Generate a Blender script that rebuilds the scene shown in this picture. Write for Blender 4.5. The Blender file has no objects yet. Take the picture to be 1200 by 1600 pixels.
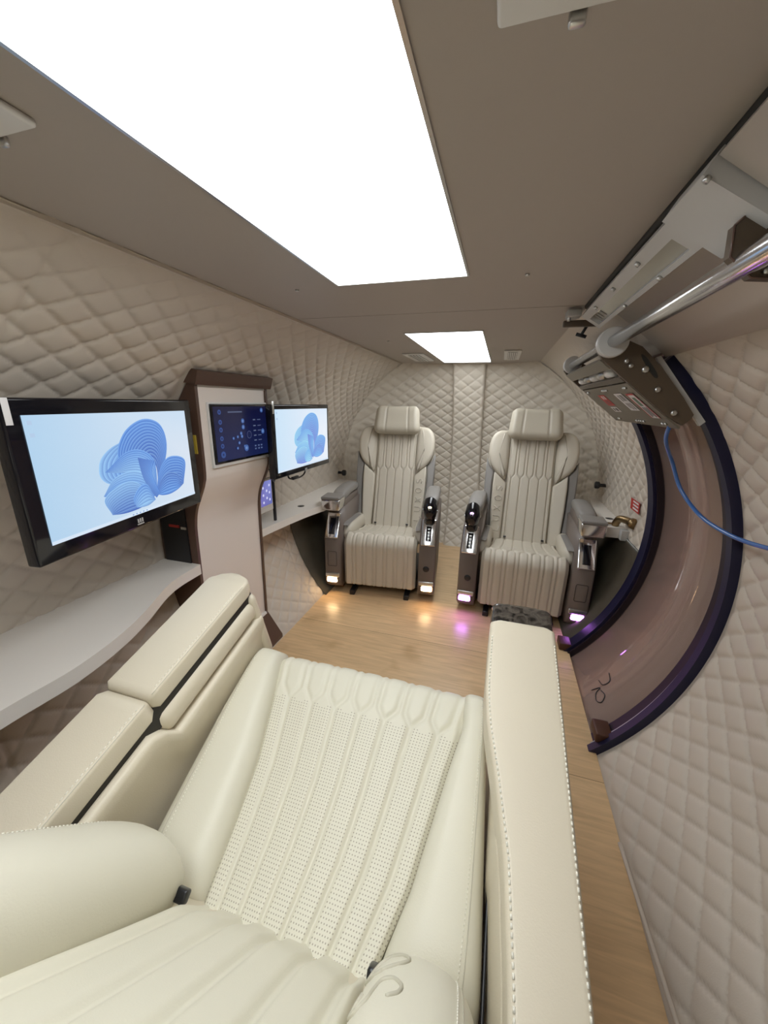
import bpy, math, random
import numpy as np
from mathutils import Vector, Matrix
random.seed(3)
S = bpy.context.scene
COL = S.collection
PI = math.pi
RC, ZC = 1.05, 0.70            # chamber radius, axis height (floor is z=0)
YEND = 3.20                    # where the dished end begins
YREAR = -1.3

# ------------------------------------------------------------------ materials
def new_mat(name):
    m = bpy.data.materials.new(name); m.use_nodes = True
    nt = m.node_tree; b = nt.nodes['Principled BSDF']
    return m, nt, b
def plain(name, col, rough=.5, metal=0., spec=.5, coat=0., bump=0., bscale=300., var=0., vscale=6.):
    m, nt, b = new_mat(name)
    b.inputs['Base Color'].default_value = (*col, 1); b.inputs['Roughness'].default_value = rough
    b.inputs['Metallic'].default_value = metal; b.inputs['Specular IOR Level'].default_value = spec
    b.inputs['Coat Weight'].default_value = coat
    tc = nt.nodes.new('ShaderNodeTexCoord')
    if bump:
        n = nt.nodes.new('ShaderNodeTexNoise'); n.inputs['Scale'].default_value = bscale; n.inputs['Detail'].default_value = 3
        bp = nt.nodes.new('ShaderNodeBump'); bp.inputs['Strength'].default_value = bump; bp.inputs['Distance'].default_value = .002
        nt.links.new(tc.outputs['Object'], n.inputs['Vector']); nt.links.new(n.outputs['Fac'], bp.inputs['Height'])
        nt.links.new(bp.outputs['Normal'], b.inputs['Normal'])
    if var:
        n = nt.nodes.new('ShaderNodeTexNoise'); n.inputs['Scale'].default_value = vscale; n.inputs['Detail'].default_value = 4
        r = nt.nodes.new('ShaderNodeMix'); r.data_type = 'RGBA'
        r.inputs['A'].default_value = (*[c * (1 - var) for c in col], 1); r.inputs['B'].default_value = (*[min(1, c * (1 + var)) for c in col], 1)
        mr = nt.nodes.new('ShaderNodeMapRange'); k = .14 if var > .3 else .5
        mr.inputs['From Min'].default_value = .5 - k; mr.inputs['From Max'].default_value = .5 + k; n.inputs['Distortion'].default_value = 1.2 if var > .3 else 0
        nt.links.new(tc.outputs['Object'], n.inputs['Vector']); nt.links.new(n.outputs['Fac'], mr.inputs['Value']); nt.links.new(mr.outputs['Result'], r.inputs['Factor'])
        nt.links.new(r.outputs['Result'], b.inputs['Base Color'])
    return m
def emis(name, col, k):
    m, nt, b = new_mat(name)
    b.inputs['Base Color'].default_value = (*col, 1)
    b.inputs['Emission Color'].default_value = (*col, 1); b.inputs['Emission Strength'].default_value = k
    return m

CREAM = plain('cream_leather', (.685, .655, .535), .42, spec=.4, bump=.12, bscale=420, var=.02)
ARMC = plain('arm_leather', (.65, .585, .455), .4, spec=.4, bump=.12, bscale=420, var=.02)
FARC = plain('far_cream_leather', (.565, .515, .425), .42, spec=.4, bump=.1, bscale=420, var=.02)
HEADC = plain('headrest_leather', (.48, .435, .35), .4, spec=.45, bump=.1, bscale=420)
TAUPE = plain('taupe_leather', (.165, .132, .112), .45, bump=.1, bscale=420)
GREYT = plain('grey_leather', (.25, .235, .22), .42, bump=.1, bscale=420)
CHROME = plain('chrome', (.82, .82, .82), .12, 1.)
SATIN = plain('satin_metal', (.62, .62, .6), .3, 1.)
BLACK = plain('black_plastic', (.012, .012, .014), .3)
GLOSSB = plain('gloss_black', (.006, .006, .009), .08, spec=.6)
GAP = plain('dark_gap', (.02, .018, .015), .6)
BEIGE = plain('beige_vinyl_quilt', (.58, .515, .435), .5, spec=.35, bump=.1, bscale=350, var=.02)
BEIGE_END = plain('end_vinyl_quilt', (.66, .60, .51), .32, spec=.5, bump=.08, bscale=350, var=.02)
SMOOTHB = plain('smooth_beige_vinyl', (.56, .49, .42), .42, spec=.4)
CEILM = plain('taupe_ceiling', (.43, .385, .34), .5, spec=.3, var=.01)
SHELFM = plain('white_laminate', (.76, .72, .665), .35)
WHITEP = plain('white_plastic', (.72, .71, .68), .4)
GREYP = plain('pale_grey_plastic', (.50, .49, .47), .45)
COLF = plain('column_front', (.80, .725, .66), .42)
BROWN = plain('brown_panel', (.095, .052, .036), .35)
BROWND = plain('carriage_brown', (.085, .06, .038), .4)
OLIVE = plain('carriage_olive', (.17, .145, .105), .38, .3)
NAVY = plain('navy_rubber', (.010, .010, .038), .38, spec=.45)
DARKB = plain('dark_seal', (.022, .014, .018), .4, spec=.35)
RED = plain('red_sticker', (.5, .04, .035), .5)
WHITES = plain('white_sticker', (.75, .73, .72), .5)
BLUE = plain('blue_hose', (.04, .14, .42), .2, spec=.7, coat=.5)
BRASS = plain('brass', (.30, .21, .11), .35, 1.)
BURL = plain('dark_burl', (.052, .044, .036), .22, coat=.4, var=.85, vscale=45)
LOWER = plain('shaded_lower_vinyl', (.085, .075, .055), .3, spec=.5, var=.25, vscale=14)  # dark tone carries the shade under the shelves and beside the seats
GREYW = plain('grey_lower_wall', (.30, .265, .24), .5)
SEAM = plain('seam_thread', (.50, .47, .37), .6)
STITCH = plain('stitch_thread', (.78, .75, .64), .6)
LETTER = plain('embossed_letter', (.60, .55, .46), .22, .5, spec=.7)
INK = plain('marker_ink', (.01, .01, .012), .5)
BACKM = plain('rear_wall', (.5, .44, .38), .5)
PANEL = emis('light_diffuser', (.93, .97, 1.0), 8.4)
WARM = emis('warm_lamp', (1., .66, .33), 30)
PURPLE = emis('purple_lamp', (.60, .20, 1.), 34)
DOTW = emis('controller_glow', (1., .85, .6), 2.5)
DOTP = emis('controller_glow_pink', (.85, .55, 1.), 1.8)

def perforated():
    m, nt, b = new_mat('perforated_leather')
    b.inputs['Roughness'].default_value = .45; b.inputs['Specular IOR Level'].default_value = .35
    N = nt.nodes.new; L = nt.links.new
    uv = N('ShaderNodeUVMap'); uv.uv_map = 'UVMap'
    sx = N('ShaderNodeSeparateXYZ'); L(uv.outputs['UV'], sx.inputs[0])
    def math_(op, a, bb=None, c=None):
        n = N('ShaderNodeMath'); n.operation = op
        for i, v in enumerate((a, bb, c)):
            if v is None: continue
            if isinstance(v, (int, float)): n.inputs[i].default_value = v
            else: L(v, n.inputs[i])
        return n.outputs[0]
    # uv.x in flute units (grooves at integers), uv.y metres along the seat
    fx = math_('FRACT', sx.outputs['X'])
    inband = math_('MULTIPLY', math_('GREATER_THAN', fx, .12), math_('LESS_THAN', fx, .88))
    iny = math_('LESS_THAN', math_('ADD', sx.outputs['Y'], math_('MULTIPLY', math_('ABSOLUTE', math_('SUBTRACT', fx, .5)), -.03)), .372)
    dx = math_('SUBTRACT', math_('FRACT', math_('MULTIPLY', fx, 9.0)), .5)
    dy = math_('SUBTRACT', math_('FRACT', math_('MULTIPLY', sx.outputs['Y'], 150.0)), .5)
    r2 = math_('ADD', math_('MULTIPLY', dx, dx), math_('MULTIPLY', dy, dy))
    dot = math_('LESS_THAN', r2, .040)
    msk = math_('MULTIPLY', math_('MULTIPLY', dot, inband), iny)
    mx = N('ShaderNodeMix'); mx.data_type = 'RGBA'
    mx.inputs['A'].default_value = (.685, .655, .535, 1); mx.inputs['B'].default_value = (.36, .325, .25, 1)
    L(msk, mx.inputs['Factor']); L(mx.outputs['Result'], b.inputs['Base Color'])
    return m
PERF = perforated()

def wood():
    m, nt, b = new_mat('oak_floor')
    N = nt.nodes.new; L = nt.links.new
    b.inputs['Roughness'].default_value = .3; b.inputs['Specular IOR Level'].default_value = .45
    tc = N('ShaderNodeTexCoord'); mp = N('ShaderNodeMapping'); L(tc.outputs['Object'], mp.inputs[0])
    mp.inputs['Location'].default_value = (0.95, .03, 0); 
    br = N('ShaderNodeTexBrick'); L(mp.outputs[0], br.inputs['Vector'])
    br.inputs['Color1'].default_value = (.74, .535, .315, 1); br.inputs['Color2'].default_value = (.68, .485, .28, 1)
    br.inputs['Mortar'].default_value = (.12, .075, .04, 1)
    br.offset = 0
    br.inputs['Scale'].default_value = 1; br.inputs['Brick Width'].default_value = 1.9; br.inputs['Row Height'].default_value = .62
    br.inputs['Mortar Size'].default_value = .0012; br.inputs['Mortar Smooth'].default_value = .3
    m2 = N('ShaderNodeMapping'); L(tc.outputs['Object'], m2.inputs[0]); m2.inputs['Scale'].default_value = (2.2, 26, 1)
    ns = N('ShaderNodeTexNoise'); ns.inputs['Scale'].default_value = 2.2; ns.inputs['Detail'].default_value = 8; ns.inputs['Distortion'].default_value = .8
    L(m2.outputs[0], ns.inputs['Vector'])
    cr = N('ShaderNodeValToRGB'); cr.color_ramp.elements[0].position = .3; cr.color_ramp.elements[1].position = .72
    cr.color_ramp.elements[0].color = (.83, .80, .76, 1); cr.color_ramp.elements[1].color = (1.08, 1.06, 1.03, 1)
    L(ns.outputs['Fac'], cr.inputs[0])
    mx = N('ShaderNodeMix'); mx.data_type = 'RGBA'; mx.blend_type = 'MULTIPLY'; mx.inputs['Factor'].default_value = 1
    L(br.outputs['Color'], mx.inputs['A']); L(cr.outputs['Color'], mx.inputs['B'])
    n3 = N('ShaderNodeTexNoise'); n3.inputs['Scale'].default_value = 5; n3.inputs['Detail'].default_value = 2; L(tc.outputs['Object'], n3.inputs['Vector'])
    c3 = N('ShaderNodeValToRGB'); c3.color_ramp.elements[0].position = .27; c3.color_ramp.elements[1].position = .40
    c3.color_ramp.elements[0].color = (.72, .66, .58, 1); c3.color_ramp.elements[1].color = (1, 1, 1, 1); L(n3.outputs['Fac'], c3.inputs[0])
    m3 = N('ShaderNodeMix'); m3.data_type = 'RGBA'; m3.blend_type = 'MULTIPLY'; m3.inputs['Factor'].default_value = .6
    L(mx.outputs['Result'], m3.inputs['A']); L(c3.outputs['Color'], m3.inputs['B'])
    L(m3.outputs['Result'], b.inputs['Base Color'])
    return m
WOOD = wood()

def acrylic():
    m, nt, b = new_mat('bronze_acrylic')
    b.inputs['Base Color'].default_value = (.84, .66, .58, 1); b.inputs['Roughness'].default_value = .07
    b.inputs['Transmission Weight'].default_value = .75; b.inputs['IOR'].default_value = 1.45
    b.inputs['Specular IOR Level'].default_value = .5
    return m
ACRYL = acrylic()
HULL = plain('bronze_hull', (.50, .33, .24), .35, .3, var=.34, vscale=3.0)

def vcol_emit(name, k):
    m, nt, b = new_mat(name)
    a = nt.nodes.new('ShaderNodeVertexColor'); a.layer_name = 'Col'
    b.inputs['Base Color'].default_value = (0.01, .01, .01, 1); b.inputs['Roughness'].default_value = .25
    nt.links.new(a.outputs['Color'], b.inputs['Emission Color']); b.inputs['Emission Strength'].default_value = k
    return m
SCREEN = vcol_emit('screen_picture', 1.0)

# ------------------------------------------------------------------ mesh helpers
def obj(name, verts, faces, m, parent=None, smooth=True, uv=None, cols=None, auto=None):
    """links verts (world coordinates) as one mesh object under parent"""
    off = parent.matrix_basis.inverted() if parent else None
    V = [Vector(v) for v in verts]
    if parent:
        chain = Matrix.Identity(4); p = parent
        while p is not None: chain = p.matrix_basis @ chain; p = p.parent
        inv = chain.inverted(); V = [inv @ v for v in V]
    me = bpy.data.meshes.new(name); me.from_pydata([tuple(v) for v in V], [], faces)
    me.validate()
    mats = m if isinstance(m, (list, tuple)) else [m]
    for q in mats: me.materials.append(q)
    if uv is not None:
        l = me.uv_layers.new(name='UVMap')
        for lp in me.loops: l.data[lp.index].uv = uv[lp.vertex_index]
    if cols is not None:
        a = me.color_attributes.new('Col', 'FLOAT_COLOR', 'POINT')
        for i, c in enumerate(cols): a.data[i].color = (*c, 1)
    if smooth:
        me.polygons.foreach_set('use_smooth', [True] * len(me.polygons))
    import bmesh as bmm
    bm = bmm.new(); bm.from_mesh(me); bmm.ops.recalc_face_normals(bm, faces=bm.faces)
    if auto is not None:
        for e in bm.edges:
            if len(e.link_faces) == 2 and e.calc_face_angle(0) > auto: e.smooth = False
    bm.to_mesh(me); bm.free()
    o = bpy.data.objects.new(name, me); COL.objects.link(o)
    if parent: o.parent = parent
    return o
def thing(name, label, cat, loc=(0, 0, 0), rz=0, group=None):
    o = bpy.data.objects.new(name, None); COL.objects.link(o); o.empty_display_size = .05
    o.location = loc; o.rotation_euler = (0, 0, rz); bpy.context.view_layer.update()
    o.matrix_basis = Matrix.Translation(loc) @ Matrix.Rotation(rz, 4, 'Z')
    tag(o, label, cat, group); return o
def tag(o, label, cat, group=None):
    o['label'] = label; o['category'] = cat
    if group: o['group'] = group
    return o
def struct(o):
    o['kind'] = 'structure'; return o
class MB:
    def __init__(s): s.v = []; s.f = []
    def add(s, vf):
        k = len(s.v); s.v += list(vf[0]); s.f += [tuple(i + k for i in f) for f in vf[1]]; return s
    def build(s, name, m, parent=None, **kw): return obj(name, s.v, s.f, m, parent, **kw)
def xf(vf, fn): return [fn(*v) for v in vf[0]], vf[1]
def box(x0, x1, y0, y1, z0, z1):
    v = [(x, y, z) for x in (x0, x1) for y in (y0, y1) for z in (z0, z1)]
    return v, [(0, 1, 3, 2), (4, 6, 7, 5), (0, 4, 5, 1), (2, 3, 7, 6), (0, 2, 6, 4), (1, 5, 7, 3)]
def lin(a, b, n): return [a + (b - a) * i / (n - 1) for i in range(n)]
def rbox(cx, cy, cz, sx, sy, sz, r, n=4, mid=(1, 1, 1)):
    """rounded box"""
    r = min(r, sx / 2 - 1e-5, sy / 2 - 1e-5, sz / 2 - 1e-5); axes = []
    for s, k in zip((sx, sy, sz), mid):
        h = s / 2; t = [-h + r * (1 - math.cos(PI / 2 * i / n)) * 1.0 for i in range(n + 1)]
        t = [-h + r * math.tan(PI / 4 * i / n) for i in range(n)] + [-h + r]
        a = t + lin(-h + r, h - r, k + 1)[1:-1] + [-q for q in reversed(t)]; axes.append(a)
    V = {}; vs = []; F = []
    def vid(p):
        key = tuple(round(c, 7) for c in p)
        if key not in V:
            q = [max(-(s / 2 - r), min(s / 2 - r, c)) for c, s in zip(p, (sx, sy, sz))]
            d = [a - b for a, b in zip(p, q)]; L = math.sqrt(sum(e * e for e in d)) or 1
            V[key] = len(vs); vs.append((cx + q[0] + d[0] / L * r, cy + q[1] + d[1] / L * r, cz + q[2] + d[2] / L * r))
        return V[key]
    for ax in range(3):
        a1, a2 = (ax + 1) % 3, (ax + 2) % 3
        for sgn in (0, -1):
            c = axes[ax][sgn]
            for i in range(len(axes[a1]) - 1):
                for j in range(len(axes[a2]) - 1):
                    q = []
                    for di, dj in ((0, 0), (1, 0), (1, 1), (0, 1)):
                        p = [0, 0, 0]; p[ax] = c; p[a1] = axes[a1][i + di]; p[a2] = axes[a2][j + dj]; q.append(vid(p))
                    F.append(tuple(q))
    return vs, F
def prism(poly, fn, t0, t1):
    n = len(poly); v = [fn(a, b, t0) for a, b in poly] + [fn(a, b, t1) for a, b in poly]
    return v, [tuple(range(n)), tuple(range(2 * n - 1, n - 1, -1))] + [(i, (i + 1) % n, n + (i + 1) % n, n + i) for i in range(n)]
def inset(poly, d):
    n = len(poly); A = sum(poly[i][0] * poly[(i + 1) % n][1] - poly[(i + 1) % n][0] * poly[i][1] for i in range(n)); s = 1 if A > 0 else -1
    out = []
    for i in range(n):
        p, q, r = Vector(poly[i - 1]), Vector(poly[i]), Vector(poly[(i + 1) % n])
        e1 = (q - p).normalized(); e2 = (r - q).normalized()
        n1 = Vector((-e1.y, e1.x)) * s; n2 = Vector((-e2.y, e2.x)) * s
        m = (n1 + n2); m = m / max(.35, m.length_squared / 2) if m.length > 1e-6 else n1
        m = m if m.length < 1.6 else m.normalized() * 1.6
        out.append(tuple(q + m * d))
    return out
def smoothpoly(poly, it=2):
    for _ in range(it):
        out = []
        for i in range(len(poly)):
            p, q = poly[i], poly[(i + 1) % len(poly)]
            out += [tuple(.75 * a + .25 * b for a, b in zip(p, q)), tuple(.25 * a + .75 * b for a, b in zip(p, q))]
        poly = out
    return poly
def puff(poly, fn, n0, n1, r, k=6, dome=0.):
    """pillow with rounded front edge: outline (a,b), depth n0 (back) to n1 (front)"""
    n = len(poly); v = [fn(a, b, n0) for a, b in poly]; F = [tuple(range(n))]; rings = []
    for i in range(k + 1):
        ph = PI / 2 * i / k; P = inset(poly, r * (1 - math.cos(ph))); h = n1 - r + r * math.sin(ph)
        rings.append((P, h))
    P0, h0 = rings[-1]; cx = sum(p[0] for p in P0) / n; cy = sum(p[1] for p in P0) / n
    for s in (.7, .35): rings.append(([(cx + (a - cx) * s, cy + (b - cy) * s) for a, b in P0], h0 + dome * (1 - s * s)))
    for P, h in rings: v += [fn(a, b, h) for a, b in P]
    for q in range(len(rings)):
        o = q * n
        F += [(o + i, o + (i + 1) % n, o + n + (i + 1) % n, o + n + i) for i in range(n)]
    o = len(rings) * n; v.append(fn(cx, cy, h0 + dome)); F += [(o + i, o + (i + 1) % n, len(v) - 1) for i in range(n)]
    return v, F
def tube(pts, r, n=10, cap=True):
    P = [Vector(p) for p in pts]; v = []; F = []; up = None
    for i, p in enumerate(P):
        t = (P[min(i + 1, len(P) - 1)] - P[max(i - 1, 0)]).normalized()
        if up is None:
            up = t.orthogonal().normalized()
        up = (up - t * up.dot(t)).normalized(); b = t.cross(up)
        rr = r[i] if isinstance(r, (list, tuple)) else r
        v += [tuple(p + (up * math.cos(2 * PI * k / n) + b * math.sin(2 * PI * k / n)) * rr) for k in range(n)]
    for i in range(len(P) - 1):
        F += [(i * n + k, i * n + (k + 1) % n, (i + 1) * n + (k + 1) % n, (i + 1) * n + k) for k in range(n)]
    if cap: F += [tuple(range(n)), tuple(range((len(P) - 1) * n, len(P) * n))]
    return v, F
def cyl(p, q, r, n=24, ch=0.):
    p, q = Vector(p), Vector(q); d = (q - p).normalized()
    if ch: return tube([p, p + d * 1e-6 + d * 0, p + d * ch, q - d * ch, q], [r - ch, r - ch, r, r, r - ch], n)
    return tube([p, q], r, n)
def catmull(pts, k=8):
    P = [Vector(p) for p in pts]; P = [P[0] * 2 - P[1]] + P + [P[-1] * 2 - P[-2]]; out = []
    for i in range(1, len(P) - 2):
        for j in range(k):
            t = j / k; a, b, c, d = P[i - 1:i + 3]
            out.append(.5 * ((2 * b) + (c - a) * t + (2 * a - 5 * b + 4 * c - d) * t * t + (3 * b - a - 3 * c + d) * t ** 3))
    out.append(P[-2]); return out
def loft(secs, close=True):
    n = len(secs[0]); v = [p for s in secs for p in s]; F = []
    for i in range(len(secs) - 1):
        F += [(i * n + k, i * n + (k + 1) % n, (i + 1) * n + (k + 1) % n, (i + 1) * n + k) for k in range(n)]
    if close: F += [tuple(range(n)), tuple(range((len(secs) - 1) * n, len(secs) * n))]
    return v, F
def superell(a, b, e, n=28):
    out = []
    for k in range(n):
        t = 2 * PI * k / n; c, s = math.cos(t), math.sin(t)
        out.append((a * math.copysign(abs(c) ** (2 / e), c), b * math.copysign(abs(s) ** (2 / e), s)))
    return out
def sstep(a, b, x):
    t = max(0, min(1, (x - a) / (b - a))); return t * t * (3 - 2 * t)

# ------------------------------------------------------------------ camera
yaw, pitch, roll = math.radians(16.628), math.radians(16.312), math.radians(-1.0)
fwd = Vector((-math.sin(yaw) * math.cos(pitch), math.cos(yaw) * math.cos(pitch), -math.sin(pitch)))
rt = Vector((math.cos(yaw), math.sin(yaw), 0)); dn = fwd.cross(rt)
r2 = rt * math.cos(roll) + dn * math.sin(roll); d2 = -rt * math.sin(roll) + dn * math.cos(roll)
cam = bpy.data.cameras.new('camera'); co = bpy.data.objects.new('camera', cam); COL.objects.link(co)
M3 = Matrix((r2, -d2, -fwd)).transposed()
co.matrix_world = Matrix.Translation((.29, 0, 1.30)) @ M3.to_4x4()
cam.sensor_fit = 'VERTICAL'; cam.sensor_height = 36; cam.sensor_width = 27; cam.lens = 585 / 1600 * 36; cam.clip_start = .02
S.camera = co

# ------------------------------------------------------------------ the chamber
def cp(th, y, r=RC):           # point on the cylinder; th measured from +x side, side handled by caller
    return (r * math.cos(th), y, ZC + r * math.sin(th))
def quilt(u, v, du=.0855, dv=.118):
    p = u / du + v / dv; q = u / du - v / dv
    a, b = abs(math.sin(PI * p)), abs(math.sin(PI * q))
    return .52 * math.sqrt(a * b) + .48 * (1 - max(math.exp(-(a / .16) ** 2), math.exp(-(b / .16) ** 2)))
TH_CEIL = math.asin((1.61 - ZC) / RC)
def wall_grid(side, th0, th1, y0, y1, hole=None, step=.0068, seam=()):
    nu = int((th1 - th0) * RC / step); nv = int((y1 - y0) / step)
    ths = lin(th0, th1, nu); ys = lin(y0, y1, nv)
    if hole:
        ha, hb, hy0, hy1 = hole
        ths = sorted(ths + [ha, hb]); ys = sorted(ys + [hy0, hy1])
    V = []
    for t in ths:
        for y in ys:
            fl = sstep(TH_CEIL, TH_CEIL - .38, t) if side > 0 else .5 + .5 * sstep(TH_CEIL, TH_CEIL - .25, t)
            fl *= sstep(-.74, -.70, t)
            if hole:
                e = max(hy0 - y, y - hy1, ha - t, t - hb); fl *= sstep(.03, .055, e)
            if side < 0: fl *= sstep(0, .05, max(1.15 - y, y - 1.63, (t - .72) * RC))
            a = (.0115 if side < 0 else .0118) * quilt(t * RC, y) * fl
            for s in seam:
                d = abs(y - s - .10 * (t - .6)); a -= .006 * math.exp(-(d / .006) ** 2)
            x, yy, z = cp(t, y, RC - a); V.append((side * x, yy, z))
    n = len(ys); F = []
    for i in range(len(ths) - 1):
        tm = (ths[i] + ths[i + 1]) / 2
        for j in range(n - 1):
            ym = (ys[j] + ys[j + 1]) / 2
            if hole and ha < tm < hb and hy0 < ym < hy1: continue
            F.append((i * n + j, i * n + j + 1, (i + 1) * n + j + 1, (i + 1) * n + j))
    return V, F
WY0, WY1, WT0, WT1 = 1.36, 1.985, math.radians(-44), math.radians(46)
TH_LOW = math.radians(-44.5)
struct(obj('wall_left', *wall_grid(-1, TH_LOW, TH_CEIL + .004, -.35, YEND + .02, seam=(.585, 2.15)), BEIGE))
struct(obj('wall_right', *wall_grid(1, TH_LOW, TH_CEIL + .004, -.35, YEND + .02, hole=(WT0, WT1, WY0, WY1)), BEIGE))
# smooth strip of wall above the quilting on the right, round the rails
def arc_band(side, r, th0, th1, y0, y1, nt=40, t=.004):
    v = []; F = []
    for th in lin(th0, th1, nt):
        for (rr, y) in ((r, y0), (r, y1), (r + t, y1), (r + t, y0)):
            x, yy, z = cp(th, y, rr); v.append((side * x, yy, z))
    for i in range(nt - 1):
        for k in range(4): F.append((i * 4 + k, i * 4 + (k + 1) % 4, (i + 1) * 4 + (k + 1) % 4, (i + 1) * 4 + k))
    F += [(0, 1, 2, 3), tuple((nt - 1) * 4 + k for k in range(4))]
    return v, F
struct(obj('trim_1', *arc_band(1, 1.034, math.radians(45.5), TH_CEIL - .01, -.3, 1.34, 20), SMOOTHB))
# rear part of the chamber, behind the photographer
def rear():
    m = MB(); V = []; ths = lin(0, 2 * PI, 49)
    for y in (-.35, YREAR):
        for t in ths[:-1]: V.append((RC * math.cos(t), y, ZC + RC * math.sin(t)))
    F = [(i, (i + 1) % 48, 48 + (i + 1) % 48, 48 + i) for i in range(48)] + [tuple(range(48, 96))]
    return V, F
struct(obj('wall_rear', *rear(), BACKM))
# dished far end, quilted
SAG = .42; RS = (RC * RC + SAG * SAG) / (2 * SAG)
def cap_y(r): return YEND + SAG - (RS - math.sqrt(max(0, RS * RS - r * r)))
def dish():
    nr, na = 200, 460; V = []; F = []
    for i in range(nr + 1):
        r0 = RC * i / nr
        for j in range(na):
            a = 2 * PI * j / na; ca, sa = math.cos(a), math.sin(a)
            h = .0125 * quilt(r0 * sa, r0 * ca + .05, .085, .125)
            rd = .035 * max(0, (r0 - RC + .09) / .09) ** 2          # rolled edge towards the wall
            nx = r0 / RS; ny = math.sqrt(1 - nx * nx)
            r = r0 - h * nx; V.append((r * ca, cap_y(r0) - h * ny - rd, ZC + r * sa))
    for i in range(nr):
        for j in range(na): F.append((i * na + j, i * na + (j + 1) % na, (i + 1) * na + (j + 1) % na, (i + 1) * na + j))
    return V, F
struct(obj('wall_far', *dish(), BEIGE_END))
# centre strip on the far end
def strip():
    V = []; F = []; nz, nx = 240, 44; zs = lin(-.05, 1.62, nz)
    def yy(z): return cap_y(abs(z - ZC)) - .045
    for z in zs:
        x0, x1 = -.125 , .135 + .03 * sstep(1.3, 0, z)
        for i in range(nx):
            x = x0 + (x1 - x0) * i / (nx - 1); e = min(i, nx - 1 - i) / (nx - 1) * (x1 - x0)
            h = .010 * quilt(z, x, .085, .12) * sstep(0, .015, e) - .008 * (1 - sstep(0, .012, e))
            V.append((x, yy(z) - .02 - h, z))
    b = len(V)
    for z in zs:
        x0, x1 = -.125, .135 + .03 * sstep(1.3, 0, z)
        V += [(x0, yy(z) + .12, z), (x1, yy(z) + .12, z)]
    for k in range(nz - 1):
        for i in range(nx - 1): F.append((k * nx + i, k * nx + i + 1, (k + 1) * nx + i + 1, (k + 1) * nx + i))
        F.append((k * nx, (k + 1) * nx, b + 2 * k + 2, b + 2 * k)); F.append((k * nx + nx - 1, b + 2 * k + 1, b + 2 * k + 3, (k + 1) * nx + nx - 1))
    return V, F
struct(obj('trim_2', *strip(), BEIGE_END))
# floor
struct(obj('floor', *box(-.783, .772, -.9, 3.46, -.03, 0), WOOD, smooth=False))
# lower smooth wall panels by the far seats, shelf and seat shade painted in
for k, sd in ((3, -1), (4, 1)):
    struct(obj('trim_%d' % k, *arc_band(sd, 1.034, math.radians(-43), math.radians(-6), 2.14 if sd < 0 else 2.06, YEND, 30), LOWER))
# piping and grey lower wall along the right floor edge
pp = [cp(math.radians(-41.8 + (.95 - y) * 3), y, 1.03) for y in lin(1.0, -.3, 20)]
struct(obj('trim_5', *tube([(p[0], p[1], p[2]) for p in pp], .006, 8), BEIGE))
# ceiling: two flat panels with a thin dark seam between them, light cut-outs
def ceil_panel(y0, y1, l0, l1):
    m = MB(); w = .53; hw = .178
    for (a, b, c, d) in ((-w, -hw, y0, y1), (hw, w, y0, y1), (-hw, hw, y0, l0), (-hw, hw, l1, y1)): m.add(box(a, b, c, d, 1.61, 1.63))
    return m
c1 = ceil_panel(-1.28, 1.462, -.3, 1.08); c1.add(ceil_panel(1.467, 3.42, 1.84, 3.14).v and (ceil_panel(1.467, 3.42, 1.84, 3.14).v, ceil_panel(1.467, 3.42, 1.84, 3.14).f))
ceil = struct(c1.build('ceiling', CEILM, smooth=False))
MB().add(box(-.53, .53, 1.455, 1.474, 1.615, 1.625)).build('seam', GAP, ceil, smooth=False)
for (x, y) in ((-.314, 1.099), (.318, 1.107), (-.314, 2.05)):
    obj('screw', *cyl((x, y, 1.6105), (x, y, 1.606), .0055, 12), SATIN, ceil)
# dark shadow gap where the ceiling meets the right-hand channel
struct(obj('trim_6', *tube([(.521, y, 1.607) for y in lin(-.6, 1.47, 12)], .009, 8), GAP))
struct(obj('trim_7', *box(-.532, -.520, -.9, 3.3, 1.601, 1.612), BEIGE, smooth=False))

# ------------------------------------------------------------------ ceiling lights and vents
def ceil_light(y0, y1, label):
    t = thing('ceiling_light', label, 'ceiling light', (0, (y0 + y1) / 2, 1.6), group=None)
    m = MB()
    for a, b, c, d in ((-.180, -.1745, y0, y1), (.1745, .180, y0, y1), (-.18, .18, y0 - .004, y0), (-.18, .18, y1, y1 + .004)): m.add(box(a, b, c, d, 1.6065, 1.625))
    m.build('frame', SATIN, t, smooth=False)
    obj('diffuser', *box(-.1745, .1745, y0, y1, 1.611, 1.617), PANEL, t, smooth=False)
ceil_light(-.295, 1.077, 'large glowing white ceiling panel overhead, nearest the camera')
ceil_light(1.845, 3.14, 'smaller-looking white ceiling panel above the two facing seats')
def vent(x0, x1, y0, y1, label, along='y', n=5, tab=None):
    t = thing('ceiling_vent', label, 'ceiling vent', ((x0 + x1) / 2, (y0 + y1) / 2, 1.6))
    f = MB(); b = .22 * min(x1 - x0, y1 - y0)
    f.add(rbox((x0 + x1) / 2, (y0 + y1) / 2, 1.6055, x1 - x0, y1 - y0, .009, .004, 2)); f.build('frame', WHITEP, t)
    obj('opening', *box(x0 + b, x1 - b, y0 + b, y1 - b, 1.6005, 1.6012), GREYT, t, smooth=False)
    for k in range(n):
        c = (k + .5) / n
        if along == 'y': q = x0 + b + (x1 - x0 - 2 * b) * c; g = box(q - .003, q + .003, y0 + b, y1 - b, 1.597, 1.6012)
        else: q = y0 + b + (y1 - y0 - 2 * b) * c; g = box(x0 + b, x1 - b, q - .003, q + .003, 1.597, 1.6012)
        obj('slat', *g, WHITEP, t, smooth=False)
    if tab: obj('clip', *rbox(tab[0], tab[1], 1.603, .014, .008, .012, .003, 2), SATIN, t)
vent(-.37, -.232, 2.56, 2.98, 'white ceiling vent above the far left monitor, left of the small light', n=4)
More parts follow.
